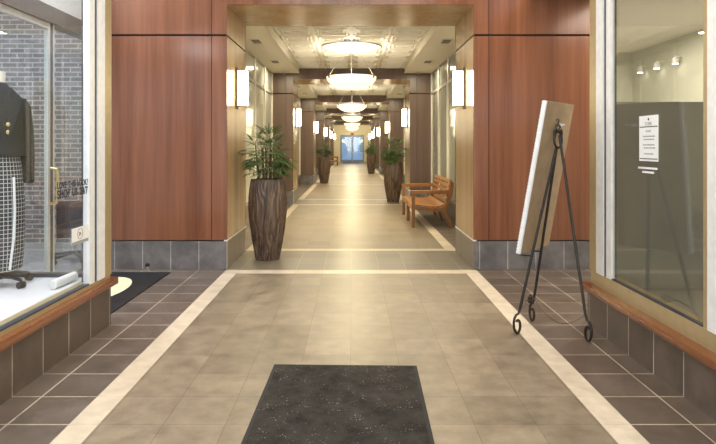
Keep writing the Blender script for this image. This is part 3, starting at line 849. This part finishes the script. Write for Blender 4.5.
# apex: ring loop with finial scrolls
rd = MB()
ax = Vector((.86, .5, 0)).normalized()
c = AP+Vector((0, 0, -.055))
pts = [c+ax*math.cos(2*PI*k/24)*.040+Vector((0, 0, math.sin(2*PI*k/24)*.060)) for k in range(25)]
rd.tube(pts, .0085, 8, False); adde(rd, 'top_ring')
fn = MB()
for s in (-1, 1):
    pts = [AP+ax*s*.038+Vector((0, 0, -.03)), AP+ax*s*.042+Vector((0, 0, .0)), AP+ax*s*.032+Vector((0, 0, .02)), AP+ax*s*.018+Vector((0, 0, .014)), AP+ax*s*.02+Vector((0, 0, .0))]
    fn.tube(pts, .008, 8)
fn.torus(AP+Vector((0, 0, .04)), .016, .006, 16, 6, 'Y'); fn.sphere(AP+Vector((0, 0, .012)), .016)
adde(fn, 'finial')
# cross wire and leaf ornament between the front legs, shelf pegs, rear chain
m = MB(); a, b = F1.lerp(AP, .135), F2.lerp(AP, .135)
m.tube([a, a.lerp(b, .3)+Vector((0, 0, .03)), a.lerp(b, .6)+Vector((0, 0, -.0)), b], .005, 6); adde(m, 'cross_wire')
m = MB(); lc = a.lerp(b, .55)+Vector((0, 0, .02))
for k in range(5):
    an = k*2*PI/5; q = lc+Vector((.66, .75, 0))*.0+(b-a).normalized()*math.cos(an)*.022+Vector((0, 0, math.sin(an)*.022))
    m.sphere(q, .014, 1, 1, 1.1, 8, 6)
adde(m, 'leaf_ornament')
for F in (F1, F2):
    p = F.lerp(AP, .385); m = MB(); m.tube([p, p+nrm*.06+Vector((0, 0, -.004)), p+nrm*.105+Vector((0, 0, -.004)), p+nrm*.115+Vector((0, 0, .03))], .006, 6); adde(m, 'peg')
m = MB(); a, b = F2.lerp(AP, .12), F3.lerp(AP, .12)
m.tube([a.lerp(b, k/10)+Vector((0, 0, -.11*math.sin(PI*k/10))) for k in range(11)], .0028, 5); adde(m, 'chain', 'bronze')

# ------------------------------------------------------------------ decals on the left window
XG = -1.8745
t = thing('window_decal', 'black LOVE THIS LOOK? SHOP US 24/7 lettering on the left window', 'decal', (XG, 3.555, 1.085))
fit_text(text_mesh('lettering', 'LOVE THIS LOOK?', .052, 'ink', t, frame_m((.0, .0, .012), (0, 1, 0), (0, 0, 1)), bold=.0012), .41, .044)
fit_text(text_mesh('lettering', 'SHOP US 24/7', .066, 'ink', t, frame_m((.0, .0, -.050), (0, 1, 0), (0, 0, 1)), bold=.0016), .41, .055)
t = thing('window_sticker', 'white sticker with a round grey mark low on the left window', 'sticker', (XG+.001, 3.735, .70))
MB().box(.0, .001, .0, .235, 0, .115).build('sheet', 'paper', t)
m = MB(); m.torus((.0015, .115, .068), .036, .0022, 28, 6, 'X'); m.build('round_mark', 'grey_ink', t)
text_mesh('lettering', '24', .036, 'ink', t, frame_m((.0016, .093, .055), (0, 1, 0), (0, 0, 1)))
MB().box(.001, .0016, .0, .235, .0, .022).build('dark_band', 'grey_ink', t)

# notice on the right window
XS = 1.844
t = thing('window_notice', 'white printed notice with dark bands on the right window', 'notice', (XS, 3.60, 1.275))
NWd, NH = .225, .285
def nm_(y, zz): return frame_m((-.0016, -y, zz), (0, -1, 0), (0, 0, 1))
MB().box(-.001, 0, -NWd, 0, 0, NH).build('sheet', 'paper', t)
for z in (.212, .012): MB().box(-.0016, -.001, -NWd+.008, -.008, z, z+.006).build('dark_band', 'ink', t)
text_mesh('lettering', 'CORE', .032, 'grey_ink', t, nm_(NWd/2, .223), align='CENTER')
m = MB(); m.sphere((-.0016, -NWd/2, .262), .009, .1, 1, 1); m.build('emblem', 'ink', t)
text_mesh('lettering', 'HOURS', .018, 'grey_ink', t, nm_(NWd/2, .182), align='CENTER')
for zz, w in ((.155, .13), (.136, .11), (.102, .13), (.083, .11), (.046, .10)):
    m = MB(); y = NWd/2-w/2; r = random.Random(int(zz*1000))
    while y < NWd/2+w/2:
        q = r.uniform(.010, .028); m.box(-.0015, -.001, -y-q, -y, zz-.004, zz+.004); m.box(-.0014, -.001, -y-q-.005, -y-q, zz-.001, zz+.001); y += q+.005
    m.build('lettering', 'grey_ink', t)
t = thing('window_lettering', 'two short white printed lines under the notice on the right window', 'decal', (XS, 3.612, 1.232))
r = random.Random(4)
for zz, a, b in ((.0, .0, .225), (-.026, .05, .175)):
    y = a; m = MB()
    while y < b:
        q = r.uniform(.008, .022); m.box(-.001, 0, -y-q, -y, zz-.007, zz+.006); m.box(-.0008, 0, -y-q-.004, -y-q, zz-.002, zz+.001); y += q+.004
    m.build('lettering', 'paper', t)

# ------------------------------------------------------------------ mannequin in the left display
FZ = .37
mn = thing('dress_form', 'headless mannequin in black jacket and checked skirt in the left window', 'mannequin', (-2.53, 3.99, FZ+.001), math.radians(-38+90))
# local front is -Y
def ell(z, rx, ry, cy=0., n=36, amp=0., k=9, cx=0.):
    return [(cx+(rx*(1+amp*math.sin(k*2*PI*i/n)))*math.cos(2*PI*i/n), cy+(ry*(1+amp*math.sin(k*2*PI*i/n+.7)))*math.sin(2*PI*i/n), z) for i in range(n)]
MB().loft([ell(1.40, .05, .05), ell(1.46, .048, .048), ell(1.53, .05, .05)]).build('neck', 'mannequin', mn, True)
j = MB()
jr = [(.93, .185, .150), (1.00, .172, .14), (1.10, .160, .13), (1.18, .163, .13), (1.27, .172, .125), (1.34, .165, .11), (1.39, .12, .085), (1.425, .075, .07), (1.45, .058, .058)]
j.loft([ell(z, a, b, amp=.015 if z < 1.0 else .005) for z, a, b in jr], True, True)
jk = j.build('jacket', 'jacket', mn, True)
for s in (-1, 1):
    MB().loft([ell(1.345, .035, .05, 0, 18, cx=s*.150), ell(1.29, .050, .066, 0, 18, cx=s*.168), ell(1.12, .050, .062, -.005, 18, cx=s*.186),
               ell(.92, .046, .055, -.02, 18, cx=s*.190), ell(.73, .042, .048, -.04, 18, cx=s*.185)]).build('sleeve', 'jacket', jk, True)
    MB().poly([(s*.02, -.136, 1.05), (s*.085, -.135, 1.24), (s*.10, -.122, 1.30), (s*.055, -.085, 1.42), (s*.03, -.10, 1.36)], .012, (0, -1, 0)).build('lapel', 'jacket', jk)
for k in range(2):
    m = MB(); m.sphere((.02, -.134-.002*k, 1.15-.055*k), .015, 1, .5, 1); m.build('button', 'brass', jk, True)
MB().loft([ell(.115, .150, .125, amp=.05), ell(.25, .165, .14, amp=.04), ell(.45, .172, .145, amp=.03), ell(.60, .172, .145, amp=.02), ell(.80, .160, .135), ell(.96, .140, .115)]).build('skirt', 'plaid', mn, True)
MB().tube([(.05, -.150, .78), (.055, -.155, .55), (.05, -.150, .35), (.03, -.135, .13)], .009, 8).build('skirt_trim', 'paper', mn, True)
MB().tube([(0, 0, .05), (0, 0, .16)], .018, 12).build('pole', 'steel', mn, True)
MB().lathe([(.05, .055), (.05, .085), (.025, .10), (.02, .16)], 16).build('hub', 'plastic', mn, 30)
for k in range(5):
    a = 2*PI*k/5-1.2
    c, s = math.cos(a), math.sin(a)
    l = MB().tube([(c*.03, s*.03, .075), (c*.13, s*.13, .075), (c*.21, s*.21, .058)], [.018, .015, .012], 8).build('base_leg', 'plastic', mn, True)
    m = MB()
    for q in (-1, 1):
        t2 = MB(); t2.lathe([(.024, -.008), (.024, .008)], 16)
        t2.bm.transform(Matrix.Translation((c*.215-s*q*.014, s*.215+c*q*.014, .0245)) @ Matrix.Rotation(a, 4, 'Z') @ Matrix.Rotation(PI/2, 4, 'X')); m.join(t2.bm)
    m.tube([(c*.213, s*.213, .03), (c*.213, s*.213, .062)], .008, 8)
    m.build('caster', 'black', l)
# white paper roll on the plinth
ro = thing('paper_roll', 'white paper roll lying on the left display floor', 'roll', (-2.08, 4.03, FZ+.034), 0)
dirv = Vector((.02, .40, 0)).normalized()
m = MB(); m.tube([tuple(dirv*-.14), tuple(dirv*.14)], .032, 20); m.build('rolled_sheet', 'paper', ro, 40)
m = MB(); m.torus((0, 0, 0), .018, .002, 16, 6, 'Y'); m.bm.transform(Matrix.Translation(dirv*-.1405)); m.build('core_edge', 'soffit', ro)

# swivel chair in the left shop
ch = thing('swivel_chair', 'low black swivel chair on casters beyond the left shop door', 'chair', (-3.33, 6.7, -.002), .5)
MB().box(-.19, .19, -.18, .18, .30, .36, .02).build('seat', 'plastic', ch, 50)
m = MB(); m.box(-.19, .19, -.028, .028, -.19, .19, .02); m.bm.transform(Matrix.Translation((0, .20, .51)) @ Matrix.Rotation(-.12, 4, 'X')); m.build('backrest', 'plastic', ch, 50)
MB().bar((0, .15, .29), (0, .205, .42), .05, .012).build('back_bracket', 'steel', ch)
MB().tube([(0, 0, .08), (0, 0, .30)], .022, 12).build('column', 'steel', ch, True)
for k in range(5):
    a = 2*PI*k/5; c, s = math.cos(a), math.sin(a)
    l = MB().tube([(c*.02, s*.02, .10), (c*.26, s*.26, .07)], [.022, .014], 8).build('base_leg', 'plastic', ch, True)
    m = MB(); t2 = MB(); t2.lathe([(.027, -.02), (.027, .02)], 16)
    t2.bm.transform(Matrix.Translation((c*.265, s*.265, .0275)) @ Matrix.Rotation(a, 4, 'Z') @ Matrix.Rotation(PI/2, 4, 'X')); m.join(t2.bm)
    m.tube([(c*.262, s*.262, .03), (c*.262, s*.262, .075)], .008, 8); m.build('caster', 'black', l)

# ------------------------------------------------------------------ lights
def area(name, loc, rot, sx, sy, e, col):
    l = bpy.data.lights.new(name, 'AREA'); l.shape = 'RECTANGLE'; l.size = sx; l.size_y = sy; l.energy = e; l.color = col
    o = bpy.data.objects.new(name, l); COL.objects.link(o); o.location = loc; o.rotation_euler = rot
    return o
def point(name, loc, e, col, r=.1):
    l = bpy.data.lights.new(name, 'POINT'); l.energy = e; l.color = col; l.shadow_soft_size = r
    o = bpy.data.objects.new(name, l); COL.objects.link(o); o.location = loc
    return o
area('lobby_ceiling_light', (0, 2.2, 3.86), (0, 0, 0), 2.6, 4.5, 150, (1, .95, .88))
area('rear_cool_fill', (0, -3.95, 1.7), (PI/2, 0, 0), 2.8, 2.6, 130, (.88, .94, 1))  # added cool fill behind the camera, standing in for unseen daylight
area('left_alcove_light', (-2.4, 5.2, 3.8), (0, 0, 0), .8, 1.2, 42, (.80, .88, 1))
area('right_alcove_light', (2.3, 5.0, 3.8), (0, 0, 0), .8, 1.2, 40, (1, .76, .48))
area('left_shop_light', (-4.5, 5.2, 3.8), (0, 0, 0), 3, 3, 175, (.93, .97, 1))
area('left_display_light', (-2.4, 3.0, 2.9), (0, 0, 0), .5, 2.0, 52, (.92, .95, 1))
area('right_shop_light', (3.6, 6.5, 3.0), (0, 0, 0), 1.6, 4, 185, (1, .93, .80))
for i in range(NP-1):
    y = P0+STEP*i+(PD+STEP)/2
    area('pendant_uplight', (-.02, y, 2.64), (PI, 0, 0), .7, .7, 18, (1, .92, .76))
    for yy in (-1.9, 1.9):
        for xx in (-1.55, 1.5): area('soffit_downlight', (xx, y+yy, SOF-.02), (0, 0, 0), .12, .12, 24, (1, .88, .64))
    area('corridor_downlight', (-.02, y, 2.36), (0, 0, 0), .8, .8, 66, (1, .84, .52))
point('end_lobby_light', (0, 44.5, 2.7), 130, (1, .88, .62), .15)

w = bpy.data.worlds.new('World'); scene.world = w; w.use_nodes = True
nt = w.node_tree; bg = nt.nodes['Background']
sky = nt.nodes.new('ShaderNodeTexSky'); sky.sky_type = 'HOSEK_WILKIE'; sky.turbidity = 4.; sky.sun_direction = (.3, -.5, .8)
nt.links.new(sky.outputs[0], bg.inputs[0]); bg.inputs[1].default_value = 5.

# ------------------------------------------------------------------ camera
cam = bpy.data.cameras.new('camera'); co = bpy.data.objects.new('camera', cam); COL.objects.link(co)
co.location = (0, 0, 1.37); co.rotation_euler = (PI/2, 0, 0)
cam.sensor_width = 36; cam.lens = 560/716*36; cam.shift_x = 5.5/716; cam.shift_y = -76/716
cam.clip_start = .05; cam.clip_end = 300
scene.camera = co
vs = scene.view_settings
scene.display_settings.display_device = 'sRGB'
vs.view_transform = 'Standard'; vs.look = 'None'; vs.exposure = .12; vs.gamma = 1.; vs.use_curve_mapping = False
scene.cycles.use_denoising = True
scene.cycles.max_bounces = 10; scene.cycles.transparent_max_bounces = 24
scene.cycles.sample_clamp_indirect = 6.
